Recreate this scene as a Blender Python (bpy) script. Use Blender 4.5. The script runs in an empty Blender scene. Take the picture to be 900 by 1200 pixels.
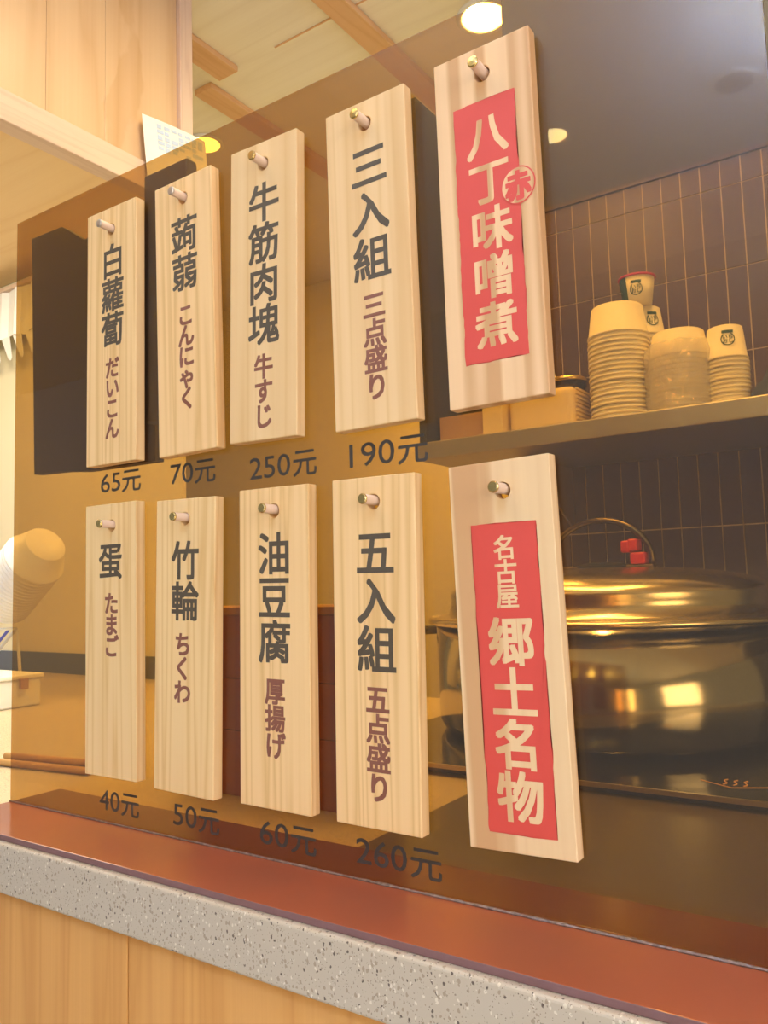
import bpy, bmesh, math, random
from mathutils import Vector, Matrix, Euler

random.seed(7)
SC = bpy.context.scene
COL = SC.collection
PI = math.pi

# ------------------------------------------------------------------ camera, world, lights, exposure
cam_d = bpy.data.cameras.new('camera')
cam = bpy.data.objects.new('camera', cam_d)
COL.objects.link(cam)
SC.camera = cam
cam_d.sensor_fit = 'VERTICAL'
cam_d.sensor_height = 24.0
cam_d.sensor_width = 18.0
cam_d.lens = 24.0 * 942.67 / 1200.0
cam_d.clip_start = 0.02
R0 = Vector((0.8268, 0.5618, -0.0284)); R1 = Vector((0.0731, -0.0573, 0.9957)); R2 = Vector((0.5577, -0.8253, -0.0884))
R2.normalize(); R0 = (R0 - R2 * R0.dot(R2)).normalized(); R1 = R2.cross(R0)
cam.matrix_world = Matrix(((R0.x, R1.x, R2.x, 0.0), (R0.y, R1.y, R2.y, -0.4574), (R0.z, R1.z, R2.z, 0.0), (0, 0, 0, 1)))

w = bpy.data.worlds.new('world'); SC.world = w
w.use_nodes = True
bg = w.node_tree.nodes['Background']
bg.inputs['Color'].default_value = (0.95, 0.96, 1.0, 1)
bg.inputs['Strength'].default_value = 0.36
SC.view_settings.view_transform = 'Standard'
SC.view_settings.look = 'None'
SC.view_settings.gamma = 1.0
SC.view_settings.use_curve_mapping = False
SC.view_settings.exposure = 0.0


def area(name, loc, aim, size, power, color, size_y=None):
    l = bpy.data.lights.new(name, 'AREA')
    l.energy = power; l.color = color; l.size = size
    if size_y:
        l.shape = 'RECTANGLE'; l.size_y = size_y
    o = bpy.data.objects.new(name, l); COL.objects.link(o)
    o.location = loc
    d = Vector(aim) - Vector(loc)
    o.rotation_euler = d.to_track_quat('-Z', 'Y').to_euler()
    return o


# cool daylight of the shop front on the right, warm customer-side lamp light, warm kitchen light
area('daylight', (2.6, -1.15, 0.50), (-0.4, 0.0, 0.05), 1.3, 43, (0.88, 0.84, 1.0), 1.3)
area('ceiling_lamp', (-0.95, -0.95, 1.56), (-0.5, 0.0, 0.1), 0.4, 8, (1.0, 0.78, 0.46))
area('customer_light', (0.55, -1.5, 0.15), (-0.4, 0.0, 0.0), 0.10, 3.2, (1.0, 0.80, 0.54), 0.9)
area('customer_strip', (0.80, -1.4, 0.15), (-0.4, 0.0, 0.0), 0.10, 3.2, (1.0, 0.80, 0.54), 0.9)
area('floor_bounce', (0.9, -1.3, -0.9), (-0.9, 0.9, 1.5), 1.2, 9, (1.0, 0.90, 0.74))  # added fill light, aimed up to brighten the wooden ceiling
area('uplight', (-0.02, -1.85, 1.35), (-0.02, -1.85, 1.6), 0.24, 100, (0.42, 0.60, 1.0), 0.24)  # added light: brightens the front ceiling for the bluish reflection in the screen
area('kitchen_light', (-0.45, 0.35, 1.46), (-0.25, 0.60, 0.0), 1.0, 19, (1.0, 0.78, 0.46), 0.05)
area('kitchen_strip', (-0.20, 0.50, 1.46), (-0.15, 0.65, 0.0), 0.05, 12, (1.0, 0.80, 0.52), 0.7)
area('prep_light', (-1.9, 0.2, 0.88), (-1.9, 0.42, -0.2), 0.8, 15, (1.0, 0.86, 0.60), 0.5)
area('room_light', (-1.1, 1.9, 1.46), (-1.1, 2.2, 0.0), 1.0, 64, (1.0, 0.79, 0.42), 0.8)


# ------------------------------------------------------------------ materials
def mat(name):
    m = bpy.data.materials.new(name); m.use_nodes = True
    nt = m.node_tree
    return m, nt, nt.nodes['Principled BSDF']


def N(nt, t, **kw):
    n = nt.nodes.new(t)
    for k, v in kw.items():
        if k in n.inputs:
            n.inputs[k].default_value = v
        else:
            setattr(n, k, v)
    return n


def L(nt, a, b):
    nt.links.new(a, b)


def plain(name, col, rough=0.5, metal=0.0, noise=0.06, nscale=30.0, bump=0.0, spec=0.5):
    m, nt, b = mat(name)
    tc = N(nt, 'ShaderNodeTexCoord')
    nz = N(nt, 'ShaderNodeTexNoise', Scale=nscale, Detail=3.0)
    L(nt, tc.outputs['Object'], nz.inputs['Vector'])
    mx = N(nt, 'ShaderNodeMix', data_type='RGBA')
    mx.inputs[6].default_value = (*[c * (1 - noise) for c in col], 1)
    mx.inputs[7].default_value = (*[min(1, c * (1 + noise)) for c in col], 1)
    L(nt, nz.outputs['Fac'], mx.inputs[0]); L(nt, mx.outputs[2], b.inputs['Base Color'])
    b.inputs['Roughness'].default_value = rough
    b.inputs['Metallic'].default_value = metal
    b.inputs['Specular IOR Level'].default_value = spec
    if bump:
        bp = N(nt, 'ShaderNodeBump', Strength=bump, Distance=0.002)
        L(nt, nz.outputs['Fac'], bp.inputs['Height']); L(nt, bp.outputs['Normal'], b.inputs['Normal'])
    return m


def wood(name, light, dark, axis='Z', bands=34.0, contrast=0.5, fine=0.25, rough=0.5, seed=0.0, warp=1.4, broad=0.0, stretch=0.06, rings=9.0, blotch=0.0):
    """straight grained softwood: bands of growth rings running along one axis, plus fine fibres"""
    m, nt, b = mat(name)
    tc = N(nt, 'ShaderNodeTexCoord')
    mp = N(nt, 'ShaderNodeMapping')
    sc = {'X': (stretch, 1, 1), 'Y': (1, stretch, 1), 'Z': (1, 1, stretch)}[axis]
    mp.inputs['Scale'].default_value = sc
    mp.inputs['Location'].default_value = (seed * 1.7, seed * 0.31, seed * 0.9)
    L(nt, tc.outputs['Object'], mp.inputs['Vector'])
    n1 = N(nt, 'ShaderNodeTexNoise', Scale=bands, Detail=2.0, Roughness=0.45, Distortion=warp * 0.15)
    L(nt, mp.outputs['Vector'], n1.inputs['Vector'])
    # rings: sine-like folding of a smooth noise
    mul = N(nt, 'ShaderNodeMath', operation='MULTIPLY'); mul.inputs[1].default_value = rings
    L(nt, n1.outputs['Fac'], mul.inputs[0])
    sn = N(nt, 'ShaderNodeMath', operation='PINGPONG'); sn.inputs[1].default_value = 1.0
    L(nt, mul.outputs[0], sn.inputs[0])
    pw = N(nt, 'ShaderNodeMath', operation='POWER'); pw.inputs[1].default_value = 2.6
    L(nt, sn.outputs[0], pw.inputs[0])
    m1 = N(nt, 'ShaderNodeMath', operation='MULTIPLY'); m1.inputs[1].default_value = contrast
    L(nt, pw.outputs[0], m1.inputs[0])
    n2 = N(nt, 'ShaderNodeTexNoise', Scale=bands * 14, Detail=3.0, Roughness=0.6)
    mp2 = N(nt, 'ShaderNodeMapping')
    mp2.inputs['Scale'].default_value = tuple(0.25 * s if s < 1 else s for s in sc)
    L(nt, tc.outputs['Object'], mp2.inputs['Vector']); L(nt, mp2.outputs['Vector'], n2.inputs['Vector'])
    m2 = N(nt, 'ShaderNodeMath', operation='MULTIPLY_ADD'); m2.inputs[1].default_value = fine
    L(nt, n2.outputs['Fac'], m2.inputs[0]); L(nt, m1.outputs[0], m2.inputs[2])
    last = m2
    if broad:
        n3 = N(nt, 'ShaderNodeTexNoise', Scale=62.0, Detail=0.0)
        mp3 = N(nt, 'ShaderNodeMapping')
        mp3.inputs['Scale'].default_value = tuple(0.8 * s if s < 1 else s for s in sc)
        mp3.inputs['Location'].default_value = (seed * 3.1 + 2, seed, seed * 2)
        L(nt, tc.outputs['Object'], mp3.inputs['Vector']); L(nt, mp3.outputs['Vector'], n3.inputs['Vector'])
        rp = N(nt, 'ShaderNodeMapRange'); rp.inputs[1].default_value = 0.46; rp.inputs[2].default_value = 0.58
        L(nt, n3.outputs['Fac'], rp.inputs[0])
        m3 = N(nt, 'ShaderNodeMath', operation='MULTIPLY_ADD'); m3.inputs[1].default_value = broad
        L(nt, rp.outputs[0], m3.inputs[0]); L(nt, m2.outputs[0], m3.inputs[2])
        last = m3
    if blotch:
        n4 = N(nt, 'ShaderNodeTexNoise', Scale=7.0, Detail=4.0, Roughness=0.45)
        mp4 = N(nt, 'ShaderNodeMapping'); mp4.inputs['Scale'].default_value = (1, 1, 0.55)
        L(nt, tc.outputs['Object'], mp4.inputs['Vector']); L(nt, mp4.outputs['Vector'], n4.inputs['Vector'])
        r4 = N(nt, 'ShaderNodeMapRange'); r4.inputs[1].default_value = 0.60; r4.inputs[2].default_value = 0.625
        L(nt, n4.outputs['Fac'], r4.inputs[0])
        m4 = N(nt, 'ShaderNodeMath', operation='MULTIPLY_ADD'); m4.inputs[1].default_value = blotch
        L(nt, r4.outputs[0], m4.inputs[0]); L(nt, last.outputs[0], m4.inputs[2])
        last = m4
    mx = N(nt, 'ShaderNodeMix', data_type='RGBA')
    mx.inputs[6].default_value = (*light, 1); mx.inputs[7].default_value = (*dark, 1)
    L(nt, last.outputs[0], mx.inputs[0]); L(nt, mx.outputs[2], b.inputs['Base Color'])
    b.inputs['Roughness'].default_value = rough
    b.inputs['Specular IOR Level'].default_value = 0.35
    bp = N(nt, 'ShaderNodeBump', Strength=0.15, Distance=0.0006)
    L(nt, last.outputs[0], bp.inputs['Height']); L(nt, bp.outputs['Normal'], b.inputs['Normal'])
    return m


def emit(name, col, strength):
    m = bpy.data.materials.new(name); m.use_nodes = True
    nt = m.node_tree; nt.nodes.clear()
    e = N(nt, 'ShaderNodeEmission'); e.inputs[0].default_value = (*col, 1); e.inputs[1].default_value = strength
    o = N(nt, 'ShaderNodeOutputMaterial'); L(nt, e.outputs[0], o.inputs[0])
    return m


def acrylic(name, tint, haze=0.65, haze_rough=0.33):
    """tinted see-through acrylic: body tint, a sharp surface reflection and a smudged, dusty one"""
    m = bpy.data.materials.new(name); m.use_nodes = True
    nt = m.node_tree; nt.nodes.clear()
    out = N(nt, 'ShaderNodeOutputMaterial')
    tr = N(nt, 'ShaderNodeBsdfTransparent'); tr.inputs[0].default_value = (*tint, 1)
    g1 = N(nt, 'ShaderNodeBsdfGlossy'); g1.inputs['Roughness'].default_value = 0.015
    g2 = N(nt, 'ShaderNodeBsdfGlossy'); g2.inputs['Roughness'].default_value = haze_rough
    gm = N(nt, 'ShaderNodeMixShader'); gm.inputs[0].default_value = haze
    L(nt, g1.outputs[0], gm.inputs[1]); L(nt, g2.outputs[0], gm.inputs[2])
    fr = N(nt, 'ShaderNodeFresnel')
    # the node inverts the index on back faces; the ray is not bent here, so hand it the inverse there
    ge = N(nt, 'ShaderNodeNewGeometry'); mr = N(nt, 'ShaderNodeMapRange')
    mr.inputs[3].default_value = 1.62; mr.inputs[4].default_value = 1 / 1.62
    L(nt, ge.outputs['Backfacing'], mr.inputs[0]); L(nt, mr.outputs[0], fr.inputs['IOR'])
    ms = N(nt, 'ShaderNodeMixShader')
    L(nt, fr.outputs[0], ms.inputs[0]); L(nt, tr.outputs[0], ms.inputs[1]); L(nt, gm.outputs[0], ms.inputs[2])
    # fine dust: tiny diffuse specks
    tc = N(nt, 'ShaderNodeTexCoord')
    vo = N(nt, 'ShaderNodeTexVoronoi', Scale=420.0); L(nt, tc.outputs['Object'], vo.inputs['Vector'])
    nz = N(nt, 'ShaderNodeTexNoise', Scale=9.0, Detail=2.0); L(nt, tc.outputs['Object'], nz.inputs['Vector'])
    th = N(nt, 'ShaderNodeMapRange'); th.inputs[1].default_value = 0.40; th.inputs[2].default_value = 0.7
    th.inputs[3].default_value = 0.03; th.inputs[4].default_value = 0.16
    L(nt, nz.outputs['Fac'], th.inputs[0])
    lt = N(nt, 'ShaderNodeMath', operation='LESS_THAN'); L(nt, vo.outputs['Distance'], lt.inputs[0]); L(nt, th.outputs[0], lt.inputs[1])
    sm = N(nt, 'ShaderNodeMath', operation='MULTIPLY'); sm.inputs[1].default_value = 0.10
    L(nt, lt.outputs[0], sm.inputs[0])
    ad = N(nt, 'ShaderNodeMath', operation='ADD'); ad.inputs[1].default_value = 0.014
    L(nt, sm.outputs[0], ad.inputs[0])
    df = N(nt, 'ShaderNodeBsdfDiffuse'); df.inputs[0].default_value = (0.8, 0.75, 0.65, 1)
    m2 = N(nt, 'ShaderNodeMixShader')
    L(nt, ad.outputs[0], m2.inputs[0]); L(nt, ms.outputs[0], m2.inputs[1]); L(nt, df.outputs[0], m2.inputs[2])
    L(nt, m2.outputs[0], out.inputs[0])
    return m


M = {}
M['glass'] = acrylic('amber_acrylic', (0.735, 0.57, 0.285))
M['glass_edge'] = plain('acrylic_edge', (0.10, 0.065, 0.035), 0.2)
M['film'] = None
M['plate'] = plain('brown_acrylic', (0.36, 0.10, 0.042), 0.16, noise=0.04, nscale=8, spec=0.6)
M['plate_dark'] = plain('dark_brown_acrylic', (0.16, 0.065, 0.035), 0.2, noise=0.04, nscale=8)  # plate colour darkened to stand for the dimness behind the pane
M['handle'] = plain('bronzed_handle', (0.16, 0.12, 0.07), 0.28, 1.0)
M['plate_edge'] = plain('brown_acrylic_edge', (0.20, 0.10, 0.085), 0.45, noise=0.1, nscale=200)
M['sealant'] = plain('clear_sealant', (0.20, 0.13, 0.09), 0.25, noise=0.9, nscale=320, bump=0.6)
M['brass'] = plain('brass', (0.62, 0.46, 0.18), 0.25, 1.0)
M['peg'] = plain('peg_wood', (0.74, 0.56, 0.40), 0.5)
M['ink'] = plain('charcoal_ink', (0.088, 0.064, 0.034), 0.6, noise=0.15, nscale=300)
M['ink_brown'] = plain('brown_ink', (0.235, 0.083, 0.043), 0.6, noise=0.15, nscale=300)
M['ink_price'] = plain('dark_vinyl', (0.045, 0.036, 0.024), 0.5, noise=0.1)
M['red'] = plain('red_ink', (0.66, 0.070, 0.042), 0.6, noise=0.04, nscale=60)
M['cream'] = plain('cream_paint', (0.80, 0.72, 0.50), 0.7, noise=0.03, nscale=4)
M['olive'] = plain('olive_paint', (0.040, 0.038, 0.030), 0.75, noise=0.05, nscale=4)
M['slate'] = plain('slate_blue', (0.13, 0.145, 0.17), 0.5)
M['tile'] = plain('mauve_tile', (0.095, 0.058, 0.056), 0.22, noise=0.16, nscale=14)
M['grout'] = plain('pale_grout', (0.62, 0.52, 0.48), 0.9)
M['steel'] = plain('stainless_steel', (0.62, 0.60, 0.56), 0.14, 1.0, noise=0.04, nscale=80)
M['lid_steel'] = plain('lid_steel', (0.80, 0.72, 0.58), 0.24, 1.0, noise=0.04, nscale=80)
M['steel_brushed'] = plain('brushed_steel', (0.60, 0.55, 0.48), 0.38, 1.0, noise=0.08, nscale=20)
M['black'] = plain('black_plastic', (0.03, 0.03, 0.03), 0.35)
M['black_cloth'] = plain('black_cloth', (0.16, 0.16, 0.165), 0.95, noise=0.3, nscale=400)
M['black_glass'] = plain('black_glass', (0.012, 0.012, 0.014), 0.06, spec=0.6)
M['worktop'] = plain('dark_worktop', (0.10, 0.085, 0.06), 0.35, noise=0.15, nscale=6)  # dark tone standing for shade on the counter
M['red_plastic'] = plain('red_plastic', (0.60, 0.03, 0.05), 0.35)
M['paper'] = plain('paper_white', (0.86, 0.80, 0.66), 0.7, noise=0.03)
M['white'] = plain('white_plastic', (0.85, 0.84, 0.80), 0.4)
M['navy'] = plain('navy_cloth', (0.045, 0.06, 0.12), 0.8, noise=0.3, nscale=30)
M['green'] = plain('green_print', (0.03, 0.09, 0.07), 0.5)
M['card'] = plain('kraft_card', (0.45, 0.27, 0.13), 0.8)
M['box_beige'] = plain('beige_card', (0.78, 0.62, 0.34), 0.7)
M['blue'] = plain('pale_blue_print', (0.50, 0.62, 0.80), 0.6)
M['blue_strap'] = plain('blue_strap', (0.10, 0.11, 0.45), 0.5)
M['mark'] = plain('orange_marking', (0.75, 0.42, 0.20), 0.5)
M['plaster'] = plain('white_plaster', (0.90, 0.90, 0.90), 0.8, noise=0.02, nscale=2)
M['floor'] = plain('grey_floor', (0.30, 0.28, 0.25), 0.5, noise=0.1, nscale=5)
M['lamp_warm'] = emit('lamp_warm', (1.0, 0.76, 0.32), 45)
M['lamp_soft'] = emit('lamp_soft', (1.0, 0.66, 0.20), 9)
M['panel_cool'] = emit('panel_cool', (0.50, 0.68, 1.0), 42)
M['panel_warm'] = emit('panel_warm', (1.0, 0.82, 0.55), 5)
M['red_wood'] = wood('red_brown_wood', (0.42, 0.115, 0.022), (0.26, 0.06, 0.012), 'X', 16, 0.4, 0.3, 0.45)
M['rim_wood'] = wood('rim_wood', (0.62, 0.36, 0.12), (0.45, 0.22, 0.07), 'X', 20, 0.4, 0.3, 0.5)
M['front_wood'] = wood('orange_ash_veneer', (0.78, 0.40, 0.115), (0.58, 0.245, 0.05), 'Z', 30, 0.42, 0.35, 0.4, 3.0, stretch=0.04)
M['soffit_wood'] = wood('soffit_veneer', (0.74, 0.53, 0.32), (0.58, 0.36, 0.18), 'Z', 7, 0.4, 0.45, 0.28, 1.0, stretch=0.07, blotch=0.30)
M['trim_wood'] = wood('trim_veneer', (0.72, 0.55, 0.41), (0.56, 0.38, 0.26), 'Y', 26, 0.4, 0.3, 0.5, 5.0)
M['trim_wood_v'] = wood('trim_veneer_upright', (0.72, 0.55, 0.43), (0.56, 0.38, 0.28), 'Z', 26, 0.4, 0.3, 0.5, 6.0)
M['under_wood'] = wood('underside_veneer', (0.84, 0.62, 0.32), (0.72, 0.46, 0.20), 'X', 9, 0.35, 0.4, 0.5, 2.0)
M['ceil_wood'] = wood('ceiling_veneer', (0.90, 0.83, 0.68), (0.78, 0.69, 0.53), 'X', 9, 0.35, 0.45, 0.6, 8.0)
M['batten_wood'] = wood('batten_veneer', (0.74, 0.46, 0.24), (0.60, 0.32, 0.14), 'Y', 22, 0.4, 0.3, 0.5, 9.0)


def terrazzo():
    m, nt, b = mat('terrazzo')
    tc = N(nt, 'ShaderNodeTexCoord')
    base = (0.56, 0.475, 0.335)
    cur = None
    specs = [(330, 0.26, (0.40, 0.31, 0.20), 0.0, 0.70), (380, 0.22, (0.13, 0.095, 0.065), 3.3, 0.86),
             (360, 0.22, (0.74, 0.66, 0.50), 7.1, 0.76), (800, 0.22, (0.30, 0.235, 0.16), 11.0, 0.70), (260, 0.16, (0.38, 0.29, 0.19), 5.0, 0.88)]
    prev = None
    for s, r, c, off, keep in specs:
        mp = N(nt, 'ShaderNodeMapping'); mp.inputs['Location'].default_value = (off, off * .7, off * .3)
        mp.inputs['Scale'].default_value = (1, 1, 0.8)
        L(nt, tc.outputs['Object'], mp.inputs['Vector'])
        nz = N(nt, 'ShaderNodeTexNoise', Scale=s * 1.5, Detail=1.0); L(nt, mp.outputs[0], nz.inputs['Vector'])
        va = N(nt, 'ShaderNodeMixRGB') if False else N(nt, 'ShaderNodeVectorMath', operation='MULTIPLY_ADD')
        va.inputs[1].default_value = (0.0016,) * 3
        L(nt, nz.outputs['Color'], va.inputs[0]); L(nt, mp.outputs[0], va.inputs[2])
        vo = N(nt, 'ShaderNodeTexVoronoi', Scale=float(s)); L(nt, va.outputs[0], vo.inputs['Vector'])
        sp = N(nt, 'ShaderNodeSeparateColor'); L(nt, vo.outputs['Color'], sp.inputs[0])
        k = N(nt, 'ShaderNodeMath', operation='GREATER_THAN'); k.inputs[1].default_value = keep; L(nt, sp.outputs[0], k.inputs[0])
        lt = N(nt, 'ShaderNodeMath', operation='LESS_THAN'); lt.inputs[1].default_value = r + 0.08; L(nt, vo.outputs['Distance'], lt.inputs[0])
        mm = N(nt, 'ShaderNodeMath', operation='MULTIPLY'); L(nt, k.outputs[0], mm.inputs[0]); L(nt, lt.outputs[0], mm.inputs[1])
        mx = N(nt, 'ShaderNodeMix', data_type='RGBA'); mx.inputs[7].default_value = (*c, 1)
        L(nt, mm.outputs[0], mx.inputs[0])
        if prev is None:
            mx.inputs[6].default_value = (*base, 1)
        else:
            L(nt, prev.outputs[2], mx.inputs[6])
        prev = mx
    L(nt, prev.outputs[2], b.inputs['Base Color'])
    b.inputs['Roughness'].default_value = 0.42
    return m


M['terrazzo'] = terrazzo()


def plastic_film():
    m = bpy.data.materials.new('plastic_film'); m.use_nodes = True
    nt = m.node_tree; nt.nodes.clear()
    out = N(nt, 'ShaderNodeOutputMaterial')
    tr = N(nt, 'ShaderNodeBsdfTransparent'); tr.inputs[0].default_value = (0.97, 0.96, 0.94, 1)
    g = N(nt, 'ShaderNodeBsdfGlossy'); g.inputs['Roughness'].default_value = 0.12
    df = N(nt, 'ShaderNodeBsdfDiffuse'); df.inputs[0].default_value = (0.85, 0.80, 0.70, 1)
    tc = N(nt, 'ShaderNodeTexCoord'); nz = N(nt, 'ShaderNodeTexNoise', Scale=45.0, Detail=4.0, Distortion=2.0)
    L(nt, tc.outputs['Object'], nz.inputs['Vector'])
    bp = N(nt, 'ShaderNodeBump', Strength=1.0, Distance=0.01); L(nt, nz.outputs['Fac'], bp.inputs['Height'])
    L(nt, bp.outputs['Normal'], g.inputs['Normal'])
    a = N(nt, 'ShaderNodeMixShader'); a.inputs[0].default_value = 0.35
    L(nt, g.outputs[0], a.inputs[2]); L(nt, df.outputs[0], a.inputs[1])
    c = N(nt, 'ShaderNodeMixShader'); c.inputs[0].default_value = 0.42
    L(nt, tr.outputs[0], c.inputs[1]); L(nt, a.outputs[0], c.inputs[2]); L(nt, c.outputs[0], out.inputs[0])
    return m


M['film'] = plastic_film()


def nth(k):
    return '%d%s' % (k, 'th' if 10 <= k % 100 <= 20 else {1: 'st', 2: 'nd', 3: 'rd'}.get(k % 10, 'th'))


# ------------------------------------------------------------------ mesh helpers
def obj(name, bm, material, parent=None, smooth=False, bevel=0.0, loc=None, segs=2):
    me = bpy.data.meshes.new(name)
    bmesh.ops.recalc_face_normals(bm, faces=bm.faces[:])
    bm.to_mesh(me); bm.free()
    o = bpy.data.objects.new(name, me); COL.objects.link(o)
    if isinstance(material, (list, tuple)):
        for mm in material: me.materials.append(mm)
    else:
        me.materials.append(material)
    if smooth:
        for p in me.polygons: p.use_smooth = True
    if bevel:
        bv = o.modifiers.new('bevel', 'BEVEL'); bv.width = bevel; bv.segments = segs; bv.limit_method = 'ANGLE'; bv.angle_limit = math.radians(40)
    if parent is not None: o.parent = parent
    if loc is not None: o.location = loc
    return o


def box(bm, x0, x1, y0, y1, z0, z1, mi=0):
    v = [bm.verts.new(p) for p in ((x0, y0, z0), (x1, y0, z0), (x1, y1, z0), (x0, y1, z0), (x0, y0, z1), (x1, y0, z1), (x1, y1, z1), (x0, y1, z1))]
    fs = []
    for f in ((0, 3, 2, 1), (4, 5, 6, 7), (0, 1, 5, 4), (1, 2, 6, 5), (2, 3, 7, 6), (3, 0, 4, 7)):
        a = bm.faces.new([v[i] for i in f]); a.material_index = mi; fs.append(a)
    return v


def B(*a, **k):
    bm = bmesh.new(); box(bm, *a, **k); return bm


def lathe(bm, prof, n=40, cx=0, cy=0, cz=0, cap=True):
    rings = []
    for r, z in prof:
        if r < 1e-6:
            rings.append([bm.verts.new((cx, cy, cz + z))])
        else:
            rings.append([bm.verts.new((cx + r * math.cos(2 * PI * i / n), cy + r * math.sin(2 * PI * i / n), cz + z)) for i in range(n)])
    for a, b in zip(rings, rings[1:]):
        for i in range(n):
            j = (i + 1) % n
            if len(a) == 1 and len(b) == 1: continue
            if len(a) == 1: bm.faces.new((a[0], b[i], b[j]))
            elif len(b) == 1: bm.faces.new((a[i], b[0], a[j]))
            else: bm.faces.new((a[i], b[i], b[j], a[j]))
    return rings


def tube(bm, pts, r, n=10, closed=False):
    pts = [Vector(p) for p in pts]
    rings = []
    up = Vector((0, 0, 1))
    k = len(pts)
    prevn = None
    for i, p in enumerate(pts):
        a = pts[(i - 1) % k] if closed or i > 0 else p
        b = pts[(i + 1) % k] if closed or i < k - 1 else p
        t = (b - a).normalized()
        if prevn is None:
            s = t.cross(up)
            if s.length < 1e-4: s = t.cross(Vector((1, 0, 0)))
            s.normalize()
        else:
            s = (prevn - t * prevn.dot(t)).normalized()
        prevn = s
        u = t.cross(s)
        rr = r[i] if isinstance(r, (list, tuple)) else r
        rings.append([bm.verts.new(p + (s * math.cos(2 * PI * j / n) + u * math.sin(2 * PI * j / n)) * rr) for j in range(n)])
    m = k if closed else k - 1
    for i in range(m):
        a, b = rings[i], rings[(i + 1) % k]
        for j in range(n):
            q = (j + 1) % n
            bm.faces.new((a[j], b[j], b[q], a[q]))
    if not closed:
        bm.faces.new(rings[0]); bm.faces.new(rings[-1])


def prism(bm, pts, y0, y1):
    """polygon in x,z extruded in y"""
    a = [bm.verts.new((x, y0, z)) for x, z in pts]
    b = [bm.verts.new((x, y1, z)) for x, z in pts]
    bm.faces.new(a); bm.faces.new(b[::-1])
    n = len(pts)
    for i in range(n):
        bm.faces.new((a[i], a[(i + 1) % n], b[(i + 1) % n], b[i]))


def empty(name, loc=(0, 0, 0), label=None, cat=None, group=None):
    o = bpy.data.objects.new(name, None); COL.objects.link(o); o.location = loc
    o.empty_display_size = 0.05
    tag(o, label, cat, group)
    return o


def tag(o, label=None, cat=None, group=None, kind=None):
    if label: o['label'] = label
    if cat: o['category'] = cat
    if group: o['group'] = group
    if kind: o['kind'] = kind
    return o


def struct(name, bm, m, parent=None, bevel=0.0):
    o = obj(name, bm, m, parent, bevel=bevel)
    if parent is None: o['kind'] = 'structure'
    return o


def dup(root, loc=None):
    r = root.copy(); COL.objects.link(r)
    if loc is not None: r.location = loc
    for ch in list(root.children):
        c = ch.copy(); COL.objects.link(c); c.parent = r; c.matrix_parent_inverse = ch.matrix_parent_inverse
        for g in ch.children:
            d = g.copy(); COL.objects.link(d); d.parent = c; d.matrix_parent_inverse = g.matrix_parent_inverse
    return r


# ------------------------------------------------------------------ lettering
def glyphs(items, name, y, depth, material, parent, spacing=1.0):
    """items: (string, cx, cz, size, bold, fit_w, fit_h). Flat print on the face at y; the weight comes from
    a few copies of every outline set slightly apart, which keeps the small counters of the characters clean."""
    bm = bmesh.new()
    for s, cx, cz, size, bold, fw, fh in items:
        cu = bpy.data.curves.new('t', 'FONT')
        cu.body = s; cu.size = size; cu.align_x = 'CENTER'
        cu.resolution_u = 3; cu.space_character = spacing
        to = bpy.data.objects.new('t', cu); COL.objects.link(to)
        bpy.context.view_layer.update()
        dg = bpy.context.evaluated_depsgraph_get()
        me = bpy.data.meshes.new_from_object(to.evaluated_get(dg))
        xs = [v.co.x for v in me.vertices]; ys = [v.co.y for v in me.vertices]
        sx = sy = 1.0; ox = oy = 0.0
        if fw:
            sx = fw / (max(xs) - min(xs)); ox = -(max(xs) + min(xs)) / 2
            sy = fh / (max(ys) - min(ys)); oy = -(max(ys) + min(ys)) / 2
        else:
            oy = -0.375 * size
        base = [Vector(v.co) for v in me.vertices]
        d = bold * size
        offs = [(0, 0)] + ([(d * a, d * b) for a, b in ((1, 0), (1, 1), (0, 1), (-1, 1), (-1, 0), (-1, -1), (0, -1), (1, -1))] if d else [])
        for q, (dx, dz) in enumerate(offs):
            for v, c in zip(me.vertices, base):
                v.co = Vector((cx + (c.x + ox) * sx + dx, y - depth - q * 1.5e-6, cz + (c.y + oy) * sy + dz))
            bm.from_mesh(me)
        bpy.data.objects.remove(to); bpy.data.meshes.remove(me); bpy.data.curves.remove(cu)
    me = bpy.data.meshes.new(name); bm.to_mesh(me); bm.free()
    o = bpy.data.objects.new(name, me); COL.objects.link(o); me.materials.append(material)
    o.parent = parent
    return o


def column(s, cx, ztop, zbot, size, bold, xs=None):
    n = len(s); p = (ztop - zbot) / n
    return [(ch, cx + (0 if xs is None else xs[i]), ztop - (i + 0.5) * p, size, bold, None, None) for i, ch in enumerate(s)]


# ------------------------------------------------------------------ setting
ZC = -0.211     # worktop height
struct('floor', B(-4.2, 2.4, -3.6, 3.0, -1.16, -1.1), M['floor'])
struct('ceiling', B(-4.2, 2.4, 0.0, 3.0, 1.5, 1.54), M['ceil_wood'])
# customer side: white plaster ceiling
struct('ceiling_front', B(-4.2, 2.4, -3.6, 0.0, 1.6, 1.64), M['plaster'])
struct('wall_back', B(-4.2, 2.4, 2.6, 2.66, -1.1, 1.5), M['cream'])
struct('wall_left', B(-4.2, -1.4475, 0.84, 0.85, ZC, 1.5), M['cream'])
struct('baseboard_left', B(-4.0, -1.415, 0.832, 0.8399, ZC, -0.158), M['slate'], bevel=0.001)

# ceiling panels joints and battens
for i, (x0, x1, y0, y1) in enumerate([(-1.625, -1.55, 0.60, 1.149), (-1.735, -1.665, 1.153, 2.5), (-1.20, -1.13, 0.3, 2.5), (-0.78, -0.71, 1.7, 2.5)]):
    struct('trim_%d' % (i + 1), B(x0, x1, y0, y1, 1.482, 1.4999), M['batten_wood'], bevel=0.002)
struct('trim_5', B(-1.41, 0.5, 1.149, 1.153, 1.4975, 1.4998), M['batten_wood'])

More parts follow.
